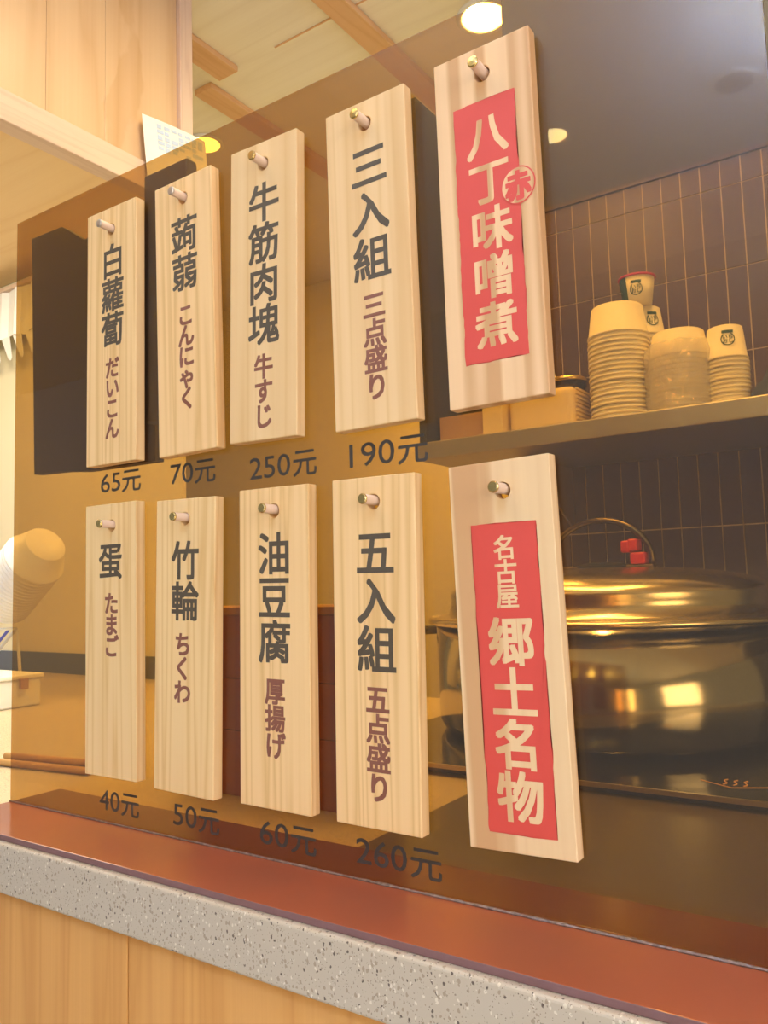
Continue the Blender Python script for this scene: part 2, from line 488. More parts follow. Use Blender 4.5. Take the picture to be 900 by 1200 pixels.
# hanging wooden soffit on the left
sof = empty('wooden_soffit', (-1.415, 0.0, 0.904), 'large pale wooden boxed soffit hanging above the left of the amber screen', 'soffit')


def at(o, base):
    o.location = -Vector(base)
    return o


SB = (-1.415, 0.0, 0.904)
for y0, y1 in ((-1.6, -0.9), (-0.9, -0.3), (-0.3, 0.08), (0.08, 0.455), (0.455, 0.597), (0.597, 0.8)):
    at(obj('side_panel', B(-1.445, -1.415, y0 + 0.0004, y1 - 0.0004, 0.968, 1.499), M['soffit_wood'], sof, bevel=0.0006), SB)
at(obj('edge_trim', B(-1.447, -1.405, -1.6, 0.8395, 0.904, 0.967), M['trim_wood'], sof, bevel=0.002), SB)
at(obj('corner_post', B(-1.447, -1.403, 0.801, 0.8395, 0.968, 1.499), M['trim_wood_v'], sof, bevel=0.002), SB)
for i in range(3):
    x1 = -1.448 - i * 0.9
    at(obj('bottom_board', B(x1 - 0.897, x1, -1.6, 0.8385, 0.908, 0.925), M['under_wood'], sof, bevel=0.0008), SB)

# the paper notice taped to the soffit corner
nt_o = empty('paper_notice', (-1.395, 0.76, 0.92), 'white notice with pale blue printing taped at the soffit corner', 'paper')
bm = bmesh.new()
cs = [(-1.394, 0.679, 1.0684), (-1.386, 0.862, 1.083), (-1.384, 0.872, 0.945), (-1.394, 0.6952, 0.915)]


def lerpq(u, v):
    a = Vector(cs[0]).lerp(Vector(cs[1]), u); b = Vector(cs[3]).lerp(Vector(cs[2]), u)
    return a.lerp(b, v)


def quad_patch(bm, u0, u1, v0, v1, off, n=6, t=0.0006):
    g = [[None] * (n + 1) for _ in range(n + 1)]
    h = [[None] * (n + 1) for _ in range(n + 1)]
    for i in range(n + 1):
        for j in range(n + 1):
            u = u0 + (u1 - u0) * i / n; v = v0 + (v1 - v0) * j / n
            p = lerpq(u, v) + Vector((off + 0.004 * math.sin(u * PI), 0, 0))
            g[i][j] = bm.verts.new(p); h[i][j] = bm.verts.new(p - Vector((t, 0, 0)))
    for i in range(n):
        for j in range(n):
            bm.faces.new((g[i][j], g[i + 1][j], g[i + 1][j + 1], g[i][j + 1]))
            bm.faces.new((h[i][j], h[i][j + 1], h[i + 1][j + 1], h[i + 1][j]))
    for i in range(n):
        bm.faces.new((g[i][0], h[i][0], h[i + 1][0], g[i + 1][0])); bm.faces.new((g[i][n], g[i + 1][n], h[i + 1][n], h[i][n]))
        bm.faces.new((g[0][i], g[0][i + 1], h[0][i + 1], h[0][i])); bm.faces.new((g[n][i], h[n][i], h[n][i + 1], g[n][i + 1]))


quad_patch(bm, 0, 1, 0, 1, 0)
at(obj('sheet', bm, M['white'], nt_o, smooth=False), (-1.395, 0.76, 0.92))
bm = bmesh.new()
for r in range(5):
    for c in range(7):
        if random.random() < 0.7:
            u = 0.2 + c * 0.11; v = 0.07 + r * 0.085
            quad_patch(bm, u, u + random.uniform(.06, .10), v, v + random.uniform(.04, .075), 0.0008, 2, 0.0004)
at(obj('blue_print', bm, M['blue'], nt_o), (-1.395, 0.76, 0.92))

# ------------------------------------------------------------------ counter
ct = empty('terrazzo_counter', (-0.8, 0.0, ZC - 0.041), 'pale speckled terrazzo worktop with its square front edge along the bottom', 'counter')
CB = (-0.8, 0.0, ZC - 0.041)
at(obj('slab', B(-3.9, 0.8, -0.06, 0.8318, ZC - 0.041, ZC), M['terrazzo'], ct, bevel=0.0022, segs=3), CB)
cf = empty('counter_front', (-0.8, -0.05, -1.1), 'orange-brown wood veneer cladding below the terrazzo edge', 'cladding')
for i in range(7):
    x0 = -0.5185 - 0.6 * (i - 2)
    bm = B(x0 - 0.5985, x0, -0.050, -0.032, -1.0999, ZC - 0.0412)
    at(obj('veneer_panel', bm, M['front_wood'], cf, bevel=0.0008), (-0.8, -0.05, -1.1))
at(obj('backing', B(-3.8, 0.78, -0.0315, -0.02, -1.09, ZC - 0.0412), M['black'], cf), (-0.8, -0.05, -1.1))

# thin dark sheet standing for the shade on the kitchen part of the counter
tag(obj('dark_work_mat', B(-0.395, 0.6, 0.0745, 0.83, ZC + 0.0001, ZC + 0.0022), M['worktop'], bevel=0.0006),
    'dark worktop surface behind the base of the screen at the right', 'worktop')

# ------------------------------------------------------------------ amber screen with pegs, prices and base
SX0, SX1, SY0, SY1, SZ1 = -0.7768, -0.0545, 0.012, 0.0168, 0.3915
SZ0 = -0.2058
sb = ((SX0 + SX1) / 2, SY0, ZC)
scr = empty('amber_screen', sb, 'see-through amber acrylic screen standing on a brown base, carrying all the wooden menu boards', 'screen')


def sp(o): return at(o, sb)


bm = B(SX0, SX1, SY0, SY1, SZ0, SZ1)
pane = sp(obj('pane', bm, M['glass'], scr))
bm = bmesh.new(); box(bm, SX0 - 0.0004, SX1, -0.055, 0.0166, SZ0 - 0.0050, SZ0)
pl = obj('base_plate', bm, [M['plate'], M['plate_edge']], scr, bevel=0.0006); sp(pl)
for f in pl.data.polygons:
    if f.normal.z < 0.5: f.material_index = 1
sp(tag(obj('rear_base_strip', B(SX0 - 0.0004, SX1, 0.0170, 0.068, SZ0 - 0.0050, SZ0), M['plate_dark'], scr, bevel=0.0006), 'darker brown rear strip of the base'))  # same plate behind the pane, shade put into its darker colour
bm = bmesh.new()
pts = []; rr = []
n = 150
for i in range(n + 1):
    pts.append((SX0 + (SX1 - SX0) * i / n, SY0 - 0.0008, SZ0 + 0.0008)); rr.append(0.0007 + 0.0006 * random.random() * (i / n) ** 0.7)
tube(bm, pts, rr, 6)
sp(obj('sealant_bead', bm, M['sealant'], scr))

HOLES = {}
boards = [  # key, x, z, tilt, seed, broad grain, label
    ('a1', -0.6049, 0.2345, -0.0025, 1.0, 0.0), ('a2', -0.5070, 0.2327, 0.0185, 2.3, 0.0), ('a3', -0.4182, 0.2331, -0.0218, 3.1, 0.1),
    ('a4', -0.3158, 0.2300, 0.0112, 4.7, 0.12), ('a5', -0.2211, 0.2322, 0.0125, 5.2, 0.4),
    ('b1', -0.6052, -0.0418, 0.0023, 6.6, 0.0), ('b2', -0.5105, -0.0452, -0.0222, 7.9, 0.0), ('b3', -0.4125, -0.0445, -0.0120, 8.4, 0.0),
    ('b4', -0.3201, -0.0454, -0.0117, 9.5, 0.0), ('b5', -0.2192, -0.0447, 0.0257, 10.8, 0.35)]
PEG = {'a1': (-.6049, .3340), 'a2': (-.5084, .3351), 'a3': (-.4157, .3354), 'a4': (-.3166, .3333), 'a5': (-.2214, .3336),
       'b1': (-.6036, .0590), 'b2': (-.5083, .0586), 'b3': (-.4105, .0580), 'b4': (-.3181, .0574), 'b5': (-.2191, .0566)}

# pegs: short wooden dowels with a slotted brass end, fixed to the pane
for k, (px_, pz_) in PEG.items():
    bm = bmesh.new()
    nn = 20
    prof = [(0.0, 0.0), (0.0035, 0.0), (0.0035, 0.024), (0.0, 0.024)]
    lathe(bm, prof, nn)
    bmesh.ops.rotate(bm, verts=bm.verts, matrix=Matrix.Rotation(PI / 2, 3, 'X'))
    pg = obj('peg', bm, M['peg'], scr, bevel=0.0003)
    pg.location = Vector((px_, SY0, pz_ + 0.0006)) - Vector(sb)
    bm = bmesh.new()
    lathe(bm, [(0.0, 0.0), (0.0037, 0.0), (0.0037, 0.0010), (0.0030, 0.0018), (0.0, 0.0020)], nn)
    # screw slot
    bmesh.ops.rotate(bm, verts=bm.verts, matrix=Matrix.Rotation(PI / 2, 3, 'X'))
    cp = obj('brass_cap', bm, M['steel_brushed'] if k in ('a1', 'a2') else M['brass'], pg, smooth=False, loc=(0, -0.0240, 0))
    tag(cp, 'grey metal end cap' if k in ('a1', 'a2') else 'brass end cap')

prices = [('65', -0.6346, 0.0996, 0.0563, 0.50), ('70', -0.5390, 0.0986, 0.0545, 0.515),
          ('250', -0.4454, 0.0937, 0.0682, 0.62), ('190', -0.3461, 0.0929, 0.0666, 0.59),
          ('40', -0.6351, -0.1863, 0.0538, 0.52), ('50', -0.5375, -0.1863, 0.0535, 0.52),
          ('60', -0.4401, -0.1866, 0.0551, 0.52), ('260', -0.3487, -0.1860, 0.0692, 0.61)]
for s, x0, cz, fw, fr_ in prices:
    dw = fw * fr_; yw = fw * (1 - fr_ - 0.045)
    o = glyphs([(s, x0 + dw / 2, cz + 0.0002, 0.02, 0.004, dw, 0.0172), ('元', x0 + fw - yw / 2, cz - 0.0006, 0.02, 0.012, yw, 0.0192)],
               'price_lettering', SY0 - 0.0001, 0.0001, M['ink_price'], scr)
    tag(o, 'dark grey price reading ' + s + '元'); sp(o)

# ------------------------------------------------------------------ the ten wooden boards
TXT = {
    'a1': [('白蘿蔔', .0025, .0845, -.0125, 'd'), ('だいこん', .0024, -.0225, -.0975, 'r')],
    'a2': [('蒟蒻', .0015, .0855, .0190, 'd'), ('こんにゃく', .0014, .0072, -.0825, 'r')],
    'a3': [('牛筋肉塊', .0014, .0865, -.0455, 'd'), ('牛すじ', .0013, -.0525, -.1110, 'r')],
    'a4': [('三入組', .0026, .0870, -.0165, 'd'), ('三点盛り', .0028, -.0240, -.1020, 'r')],
    'b1': [('蛋', .0006, .0850, .0525, 'd'), ('たまご', .0018, .0405, -.0160, 'r')],
    'b2': [('竹輪', .0008, .0855, .0185, 'd'), ('ちくわ', -.0011, .0098, -.0480, 'r')],
    'b3': [('油豆腐', .0011, .0860, -.0133, 'd'), ('厚揚げ', .0011, -.0235, -.0830, 'r')],
    'b4': [('五入組', .0016, .0835, -.0160, 'd'), ('五点盛り', .0018, -.0235, -.1020, 'r')],
}
LAB = {
    'a1': 'leftmost upper wooden board, 白蘿蔔 and four small kana, above the price 65', 'a2': 'upper wooden board with 蒟蒻 over a long brown kana line, above the price 70',
    'a3': 'upper wooden board with four large dark characters 牛筋肉塊, above the price 250', 'a4': 'upper wooden board lettered 三入組, fourth from the left, above the price 190',
    'a5': 'upper right striped board with a red block 八丁味噌煮 and small round mark',
    'b1': 'leftmost lower wooden board with one dark character 蛋, above the price 40', 'b2': 'lower wooden board lettered 竹輪 and three brown kana, above the price 50',
    'b3': 'middle lower wooden board lettered 油豆腐 厚揚げ, above the price 60', 'b4': 'lower wooden board lettered 五入組, next to the red block, above the price 260',
    'b5': 'lower right striped board with a plain red block 名古屋 郷土名物, no price'}
BW, BH, BT = 0.0702, 0.24, 0.010


def board_mesh(hx, hz):
    """slab with a round hole; front at y=0, back at y=BT"""
    bm = bmesh.new()
    rh = 0.0053; W = BW / 2; H = BH / 2; zc = hz; half = min(H - zc, 0.03)
    zb = zc - 0.03
    angs = []
    nseg = 24
    rect = [(-W, zb), (W, zb), (W, H), (-W, H)]
    cang = [math.atan2(z - zc, x - hx) % (2 * PI) for x, z in rect]
    A = sorted(set([2 * PI * i / nseg for i in range(nseg)] + cang))
    def onrect(a):
        c, s = math.cos(a), math.sin(a); t = 1e9
        if c > 1e-9: t = min(t, (W - hx) / c)
        if c < -1e-9: t = min(t, (-W - hx) / c)
        if s > 1e-9: t = min(t, (H - zc) / s)
        if s < -1e-9: t = min(t, (zb - zc) / s)
        return hx + c * t, zc + s * t
    layers = []
    for y in (0.0, BT):
        ci = [bm.verts.new((hx + rh * math.cos(a), y, zc + rh * math.sin(a))) for a in A]
        ro = [bm.verts.new((onrect(a)[0], y, onrect(a)[1])) for a in A]
        bl = bm.verts.new((-W, y, -H)); br = bm.verts.new((W, y, -H))
        for i in range(len(A)):
            j = (i + 1) % len(A)
            bm.faces.new((ci[i], ro[i], ro[j], ci[j]))
        i0 = min(range(len(A)), key=lambda i: (Vector((ro[i].co.x, ro[i].co.z)) - Vector((-W, zb))).length)
        i1 = min(range(len(A)), key=lambda i: (Vector((ro[i].co.x, ro[i].co.z)) - Vector((W, zb))).length)
        low = [ro[i] for i in range(i0, i1 + 1)]
        bm.faces.new([bl] + low + [br])
        layers.append((ci, ro, bl, br, i0, i1))
    (c0, r0, bl0, br0, i0, i1), (c1, r1, bl1, br1, _, _) = layers
    n = len(A)
    for i in range(n):
        j = (i + 1) % n
        bm.faces.new((c0[i], c0[j], c1[j], c1[i]))
        if not (i0 <= i < i1):
            bm.faces.new((r0[i], r1[i], r1[j], r0[j]))
    bm.faces.new((r0[i0], bl0, bl1, r1[i0])); bm.faces.new((bl0, br0, br1, bl1)); bm.faces.new((br0, r0[i1], r1[i1], br1))
    return bm


def jag_rect(q, amp, n=46):
    pts = []
    rnd = random.Random(int(q[0][1] * 1e6) % 977)
    for i in range(4):
        a = Vector((q[i][0], q[i][1])); b = Vector((q[(i + 1) % 4][0], q[(i + 1) % 4][1]))
        m = max(8, int((b - a).length / 0.0034))
        nrm = Vector(((b - a).y, -(b - a).x)).normalized()
        v = 0
        for j in range(m):
            v = 0.45 * v + rnd.uniform(-1, 1) * amp * (0 if j == 0 else 1)
            p = a.lerp(b, j / m) + nrm * v
            pts.append((p.x, p.y))
    return pts


def flat_poly(bm, pts, y0, y1):
    prism(bm, pts, y0, y1)
    bmesh.ops.triangulate(bm, faces=[f for f in bm.faces if len(f.verts) > 4])


for k, bx, bz, tilt, seed, broad in boards:
    warm = random.Random(int(seed * 10))
    v = warm.uniform(0.97, 1.03)
    if broad > 0.2:
        wm = wood('pine_' + k, (0.87 * v, 0.605, 0.31), (0.62, 0.345, 0.14), 'Z', 30, 0.16, 0.20, 0.6, seed, broad=0.95, stretch=0.02, rings=14.0)
    elif k in ('a3', 'a4'):
        wm = wood('pine_' + k, (0.88 * v, 0.605, 0.29), (0.66, 0.38, 0.13), 'Z', 34, 0.34, 0.24, 0.6, seed, broad=0.22, stretch=0.02, rings=13.0)
    else:
        wm = wood('pine_' + k, (0.89 * v, 0.61, 0.275), (0.66, 0.38, 0.115), 'Z', 46, 0.60, 0.26, 0.6, seed, stretch=0.018, rings=17.0)
    t = empty('menu_board', (bx, 0, bz), LAB[k], 'sign', 'wooden menu boards pegged to the amber screen')
    t.rotation_euler = (0, -tilt, 0)
    hx_, hz_ = PEG[k][0] - bx, PEG[k][1] - bz - 0.0006
    c, s = math.cos(tilt), math.sin(tilt)
    hl = (c * hx_ + s * hz_, -s * hx_ + c * hz_)
    obj('board', board_mesh(*hl), wm, t, bevel=0.0009, segs=2)
    if k in TXT:
        for s_, cx, zt, zb, kind in TXT[k]:
            if kind == 'd':
                it = column(s_, cx, zt, zb, 0.0335, 0.019)
                tag(glyphs(it, 'lettering', -0.00005, 0.00012, M['ink'], t), 'charcoal characters ' + s_)
            else:
                it = column(s_, cx, zt, zb, 0.0205, 0.027)
                tag(glyphs(it, 'lettering', -0.00005, 0.00012, M['ink_brown'], t), 'smaller red-brown characters ' + s_)
    else:
        if k == 'a5':
            q = [(-.0215, .0824), (-.0212, -.0928), (.0232, -.0928), (.0232, .0820)]
        else:
            q = [(-.0210, .0806), (-.0207, -.1088), (.0238, -.1088), (.0238, .0800)]
        bm = bmesh.new(); flat_poly(bm, jag_rect(q, 0.00050), -0.00012, 0.0)
        rl = tag(obj('red_block', bm, M['red'], t), 'red rough-edged printed block')
        if k == 'a5':
            it = column('八丁味噌煮', .0022, .0735, -.0850, 0.0305, 0.024)
            tag(glyphs(it, 'lettering', -0.00016, 0.00012, wm, rl), 'wood-coloured characters 八丁味噌煮')
            bm = bmesh.new()
            flat_poly(bm, [(0.0222 + 0.01185 * math.cos(a * PI / 20), 0.0168 + 0.0125 * math.sin(a * PI / 20)) for a in range(40)], -0.00040, -0.00026)
            disc = tag(obj('round_mark', bm, M['red'], t), 'round mark with a red rim around 赤')
            bm = bmesh.new()
            flat_poly(bm, [(0.0222 + 0.0110 * math.cos(a * PI / 20), 0.0168 + 0.0116 * math.sin(a * PI / 20)) for a in range(40)], -0.00054, -0.00040)
            obj('disc_ground', bm, wm, disc)
            tag(glyphs([('赤', 0.0222, 0.0166, 0.0215, 0.040, 0.0165, 0.0182)], 'lettering', -0.00058, 0.00012, M['red'], disc), 'bold red character 赤')
        else:
            it = column('名古屋', .0016, .0725, .0272, 0.0160, 0.020)
            it += column('郷土名物', .0018, .0225, -.1020, 0.0315, 0.024)
            tag(glyphs(it, 'lettering', -0.00016, 0.00012, wm, rl), 'wood-coloured characters 名古屋 郷土名物')

# ------------------------------------------------------------------ dark things hung behind the screen
dk = obj('black_cloth', bmesh.new(), M['black_cloth'])
bm = bmesh.new()
prism(bm, [(-.7790, .3820), (-.7250, .3805), (-.6870, .3560), (-.6400, .3620), (-.5900, .3612), (-.5790, .361), (-.5803, .1177), (-.6850, .1190), (-.7220, .1225), (-.7700, .1240)], 0.030, 0.040)
bmesh.ops.triangulate(bm, faces=[f for f in bm.faces if len(f.verts) > 4])
bm.to_mesh(dk.data); bm.free()
tag(dk, 'black cloth panel hanging behind the left end of the amber screen', 'cloth')
tag(obj('black_case', B(-.580, -.522, 0.0172, 0.0300, 0.150, 0.3835), M['black_cloth'], bevel=0.002),
    'flat black case behind the top edge of the screen, behind the 蒟蒻 board', 'case')

# ------------------------------------------------------------------ red-brown wooden box behind the screen
rb = empty('wooden_box', (-0.53, 0.25, ZC), 'red-brown wooden box behind the lower boards, with a pale rim', 'box')
RB = (-0.53, 0.25, ZC)
for i, (z0, z1) in enumerate([(ZC, -0.146), (-0.145, -0.0935), (-0.0925, -0.0285)]):
    at(obj('plank', B(-0.660, -0.430, 0.150, 0.162, z0, z1), M['red_wood'], rb, bevel=0.0008), RB)
    at(obj('plank', B(-0.660, -0.430, 0.188, 0.20, z0, z1), M['red_wood'], rb, bevel=0.0008), RB)
    at(obj('end_plank', B(-0.442, -0.430, 0.1625, 0.1875, z0, z1), M['red_wood'], rb, bevel=0.0008), RB)
    at(obj('end_plank', B(-0.660, -0.648, 0.1625, 0.1875, z0, z1), M['red_wood'], rb, bevel=0.0008), RB)
bm = bmesh.new()
box(bm, -0.664, -0.426, 0.146, 0.166, -0.028, -0.020); box(bm, -0.664, -0.426, 0.184, 0.204, -0.028, -0.020)
box(bm, -0.664, -0.644, 0.1661, 0.1839, -0.028, -0.020); box(bm, -0.446, -0.426, 0.1661, 0.1839, -0.028, -0.020)
at(obj('rim', bm, M['rim_wood'], rb, bevel=0.001), RB)

# ------------------------------------------------------------------ tile wall
X0, X1, YT = -0.655, 0.22, 1.0
struct('wall_kitchen', B(X0, X1 + 0.5, YT, YT + 0.08, -1.1, 1.4999), M['olive'])
wk = bpy.data.objects['wall_kitchen']
obj('grout_bed', B(X0, X1, YT - 0.008, YT - 0.0001, ZC, 0.715), M['grout'], wk)
obj('tile_capping', B(X0, X1, YT - 0.014, YT - 0.0001, 0.7153, 0.722), M['tile'], wk, bevel=0.001)
pw, ph = 0.0335, 0.1466
rows = [(0.6675, 0.7149)]
z = 0.6675
while z - ph > ZC - 0.02:
    rows.append((z - ph, z)); z -= ph
rows.append((ZC + 0.0001, z))
xj = -0.18743
ncol = int((xj - X0) / pw)
tile_me = {}
g = 0.0022
for (za, zb_) in rows:
    h = zb_ - za - g
    if h < 0.005: continue
    key = round(h, 4)
    if key not in tile_me:
        o = obj('tile', B(-pw / 2 + g / 2, pw / 2 - g / 2, -0.0016, 0, 0, h), M['tile'], wk)
        tile_me[key] = o; first = True
    else:
        first = False
    x = xj - ncol * pw
    while x + pw < X1:
        if first: o = tile_me[key]; first = False
        else:
            o = tile_me[key].copy(); COL.objects.link(o); o.parent = wk
        o.location = (x + pw / 2, YT - 0.0081 - random.uniform(0, 0.0003), za + g / 2)
        x += pw

# ------------------------------------------------------------------ shelf
SHZ = 0.236
sh = empty('steel_shelf', (-0.25, 0.85, SHZ - 0.03), 'long metal shelf across the tiles holding cups and boxes', 'shelf')
HB = (-0.25, 0.85, SHZ - 0.03)
at(obj('shelf_board', B(-0.712, 0.3, 0.70, 0.992, SHZ - 0.0295, SHZ), M['steel_brushed'], sh, bevel=0.002), HB)
at(obj('end_panel', B(-0.712, -0.698, 0.712, 0.992, SHZ + 0.0002, 0.86), M['olive'], sh, bevel=0.001), HB)
for x in (-0.55, -0.05):
    bm = bmesh.new()
    pts = [(x, 0.78, SHZ - 0.0302), (x, 0.9915, SHZ - 0.0302), (x, 0.9915, SHZ - 0.15)]
    a = [bm.verts.new(p) for p in pts]; b_ = [bm.verts.new((p[0] + 0.004, p[1], p[2])) for p in pts]
    bm.faces.new(a); bm.faces.new(b_[::-1])
    for i in range(3): bm.faces.new((a[i], a[(i + 1) % 3], b_[(i + 1) % 3], b_[i]))
    at(obj('bracket', bm, M['steel_brushed'], sh), HB)


# paper bowls: upside down, nested
def bowl_bm(r_rim, r_base, h, n=36, bead=0.0016):
    bm = bmesh.new()
    prof = [(0, h), (r_base - 0.002, h), (r_base, h - 0.0015)]
    prof += [(r_rim - 0.0008, bead * 2.2), (r_rim + bead * 0.6, bead * 2), (r_rim + bead, bead), (r_rim + bead * 0.5, 0.0002), (r_rim - 0.0012, 0.0), (r_rim - 0.0014, bead * 2)]
    prof += [(r_base - 0.0007, h - 0.0022), (0, h - 0.0008)]
    lathe(bm, prof, n)
    return bm


def cup_stack(name, kindlabel, group, x, y, z0, count, pitch, r_rim, r_base, h, top=None, jitter=0.0006, seed=1):
    rnd = random.Random(seed)
    first = obj(name, bowl_bm(r_rim, r_base, h), M['paper'], smooth=False)
    for p in first.data.polygons: p.use_smooth = True
    first.data.materials[0] = M['paper']
    out = []
    for i in range(count):
        o = first if i == 0 else first.copy()
        if i: COL.objects.link(o)
        o.location = (x + rnd.uniform(-jitter, jitter), y + rnd.uniform(-jitter, jitter), z0 + i * pitch)
        if i == count - 1: lab = top
        elif i == 0: lab = 'lowest ' + kindlabel
        else: lab = kindlabel + ', ' + nth(count - i) + ' from the top'
        tag(o, lab, 'cup', group)
        out.append(o)
    return out


SZ = SHZ + 0.0002
sA = cup_stack('paper_bowl', 'paper bowl of the tall left shelf stack', 'paper bowls in the tall left stack', -0.388, 0.80, SZ, 20, 0.0075, 0.047, 0.0400, 0.050,
               'topmost upturned plain bowl of the tall left stack on the shelf')
sB = cup_stack('wrapped_bowl', 'bowl of the film-wrapped middle stack', 'paper bowls in the wrapped middle stack', -0.296, 0.80, SZ, 13, 0.0076, 0.044, 0.0375, 0.042,
               'topmost upturned bowl of the film-wrapped middle stack', seed=2, jitter=0.0015)
sC = cup_stack('printed_cup', 'paper cup of the narrow right shelf stack', 'paper cups in the right stack', -0.2285, 0.80, SZ, 13, 0.0064, 0.0295, 0.0245, 0.050,
               'topmost upturned cup of the right stack, with a round mark', seed=3, jitter=0.0008)


def wrap_text(s, r_at, zc, ang, size, y_off, parent, m, name='logo'):
    """small mark lying on a cup wall: ring plus glyph, bent around the cup"""
    bm = bmesh.new()
    # ring
    n = 28; ri, ro = size * 0.86, size
    def P(u, v, e=0.0006):
        r = r_at(v + zc) + e
        a = ang + u / r
        return Vector((r * math.cos(a), r * math.sin(a), zc + v))
    for i in range(n):
        a, b = 2 * PI * i / n, 2 * PI * (i + 1) / n
        if 0.16 * n < i < 0.34 * n: continue
        bm.faces.new([bm.verts.new(P(r * math.cos(t), r * math.sin(t))) for r, t in ((ri, a), (ro, a), (ro, b), (ri, b))])
    # band above
    for i in range(6):
        u0 = -size * 0.8 + i * size * 1.6 / 6
        bm.faces.new([bm.verts.new(P(u, v)) for u, v in ((u0, size * 0.9), (u0 + size * 0.27, size * 0.9), (u0 + size * 0.27, size * 1.35), (u0, size * 1.35))])
    cu = bpy.data.curves.new('t', 'FONT'); cu.body = s; cu.size = size * 0.78; cu.align_x = 'CENTER'; cu.resolution_u = 2; cu.offset = 0.02 * size
    cu.space_line = 0.8
    to = bpy.data.objects.new('t', cu); COL.objects.link(to); bpy.context.view_layer.update()
    me = bpy.data.meshes.new_from_object(to.evaluated_get(bpy.context.evaluated_depsgraph_get()))
    ys = [v.co.y for v in me.vertices]; c = (max(ys) + min(ys)) / 2
    for v in me.vertices: v.co = P(v.co.x, v.co.y - c)
    bm.from_mesh(me)
    bpy.data.objects.remove(to); bpy.data.meshes.remove(me); bpy.data.curves.remove(cu)
    me = bpy.data.meshes.new(name); bm.to_mesh(me); bm.free()
    o = bpy.data.objects.new(name, me); COL.objects.link(o); me.materials.append(m); o.parent = parent
    return o


# direction from a cup towards the camera side
topC = sC[-1]
wrap_text('いち\nおし', lambda z: 0.0295 - 0.005 * z / 0.05, 0.027, math.radians(-72), 0.0100, 0, topC, M['green'])

# plastic film around the middle stack
bm = bmesh.new()
rnd = random.Random(5)
rings = []
prof = [(0.0462, -0.00), (0.0500, 0.010), (0.0520, 0.030), (0.0500, 0.046), (0.0525, 0.060), (0.0505, 0.078), (0.0535, 0.094), (0.0500, 0.104), (0.0470, 0.112)]
for r, z in prof:
    rings.append([bm.verts.new(((r + rnd.uniform(-0.0012, 0.0022)) * math.cos(2 * PI * i / 30), (r + rnd.uniform(-0.0012, 0.0022)) * math.sin(2 * PI * i / 30), z + rnd.uniform(-0.001, 0.001) + 0.001)) for i in range(30)])
for a, b_ in zip(rings, rings[1:]):
    for i in range(30): bm.faces.new((a[i], a[(i + 1) % 30], b_[(i + 1) % 30], b_[i]))
fl = obj('plastic_wrap', bm, M['film'], smooth=True, loc=(-0.296, 0.80, SZ))
sm = fl.modifiers.new('solid', 'SOLIDIFY'); sm.thickness = 0.0002
tag(fl, 'crinkled clear film wrapped around the middle stack of bowls', 'wrap')

# printed cups behind the tall stack
rnd = random.Random(9)
cupx, cupy = -0.372, 0.905
base = obj('dark_printed_cup', bowl_bm(0.0310, 0.0240, 0.050), M['paper'])
for p in base.data.polygons: p.use_smooth = True
wrap_text('いち\nおし', lambda z: 0.0310 - 0.007 * z / 0.05, 0.024, math.radians(-50), 0.0105, 0, base, M['green'])
nC = 19
for i in range(nC):
    o = base if i == 0 else dup(base)
    o.location = (cupx, cupy, SZ + i * 0.0092); o.rotation_euler = (0, 0, rnd.uniform(-.1, .1))
    if i == nC - 1: lb = 'topmost upturned printed cup behind the tall stack, below the red-rimmed cup'
    elif i == 0: lb = 'lowest printed cup behind the tall bowl stack'
    else: lb = 'printed cup behind the tall bowl stack, ' + nth(nC - i) + ' from the top'
    tag(o, lb, 'cup', 'printed cups behind the tall stack')
# red rimmed cup on top
rc = empty('red_rimmed_cup', (-0.376, 0.880, SZ + 18 * 0.0092 + 0.0505), 'small printed cup with a red rim standing highest on the shelf stacks', 'cup')
bm = bmesh.new()
lathe(bm, [(0, 0), (0.0225, 0), (0.0285, 0.046), (0.0270, 0.046), (0.0215, 0.002), (0, 0.002)], 36)
cb = obj('cup_body', bm, M['paper'], rc, smooth=True)
bm = bmesh.new()
tube(bm, [(0.0292 * math.cos(2 * PI * i / 36), 0.0292 * math.sin(2 * PI * i / 36), 0.0465) for i in range(36)], 0.0020, 8, closed=True)
tag(obj('cup_rim', bm, M['red_plastic'], rc, smooth=True), 'red rolled rim')
bm = bmesh.new()
a0, a1 = math.radians(-165), math.radians(-112)
for i in range(10):
    ta, tb = a0 + (a1 - a0) * i / 10, a0 + (a1 - a0) * (i + 1) / 10
    bm.faces.new([bm.verts.new((r * math.cos(t), r * math.sin(t), z)) for r, t, z in ((0.0230, ta, 0.001), (0.0230, tb, 0.001), (0.0289, tb, 0.0445), (0.0289, ta, 0.0445))])
obj('green_patch', bm, M['green'], rc)
wrap_text('いち\nおし', lambda z: 0.0225 + 0.006 * z / 0.046, 0.022, math.radians(-78), 0.0105, 0, rc, M['green'])

# things at the left end of the shelf
bn = empty('plastic_bin', (-0.50, 0.79, SZ), 'translucent ribbed plastic bin left of the tall bowl stack', 'bin')
bm = bmesh.new()
box(bm, -0.062, 0.052, -0.04, 0.06, 0.0, 0.070)
obj('bin_body', bm, M['box_beige'], bn, bevel=0.012, segs=4)
for i in range(9):
    bm = B(0.0526, 0.0560, -0.034, 0.05, 0.008 + i * 0.0068, 0.0112 + i * 0.0068)
    obj('rib', bm, M['box_beige'], bn)
jr = empty('black_lidded_jar', (-0.475, 0.80, SZ + 0.0705), 'glossy black and gold lidded jar on the plastic bin', 'jar')
bm = bmesh.new(); lathe(bm, [(0, 0), (0.026, 0), (0.030, 0.006), (0.030, 0.018), (0.026, 0.022), (0, 0.024)], 36)
obj('jar_body', bm, M['black_glass'], jr, smooth=False)
bm = bmesh.new(); lathe(bm, [(0.0302, 0.014), (0.0316, 0.016), (0.0302, 0.020), (0.0262, 0.0225), (0.0240, 0.0230)], 36)
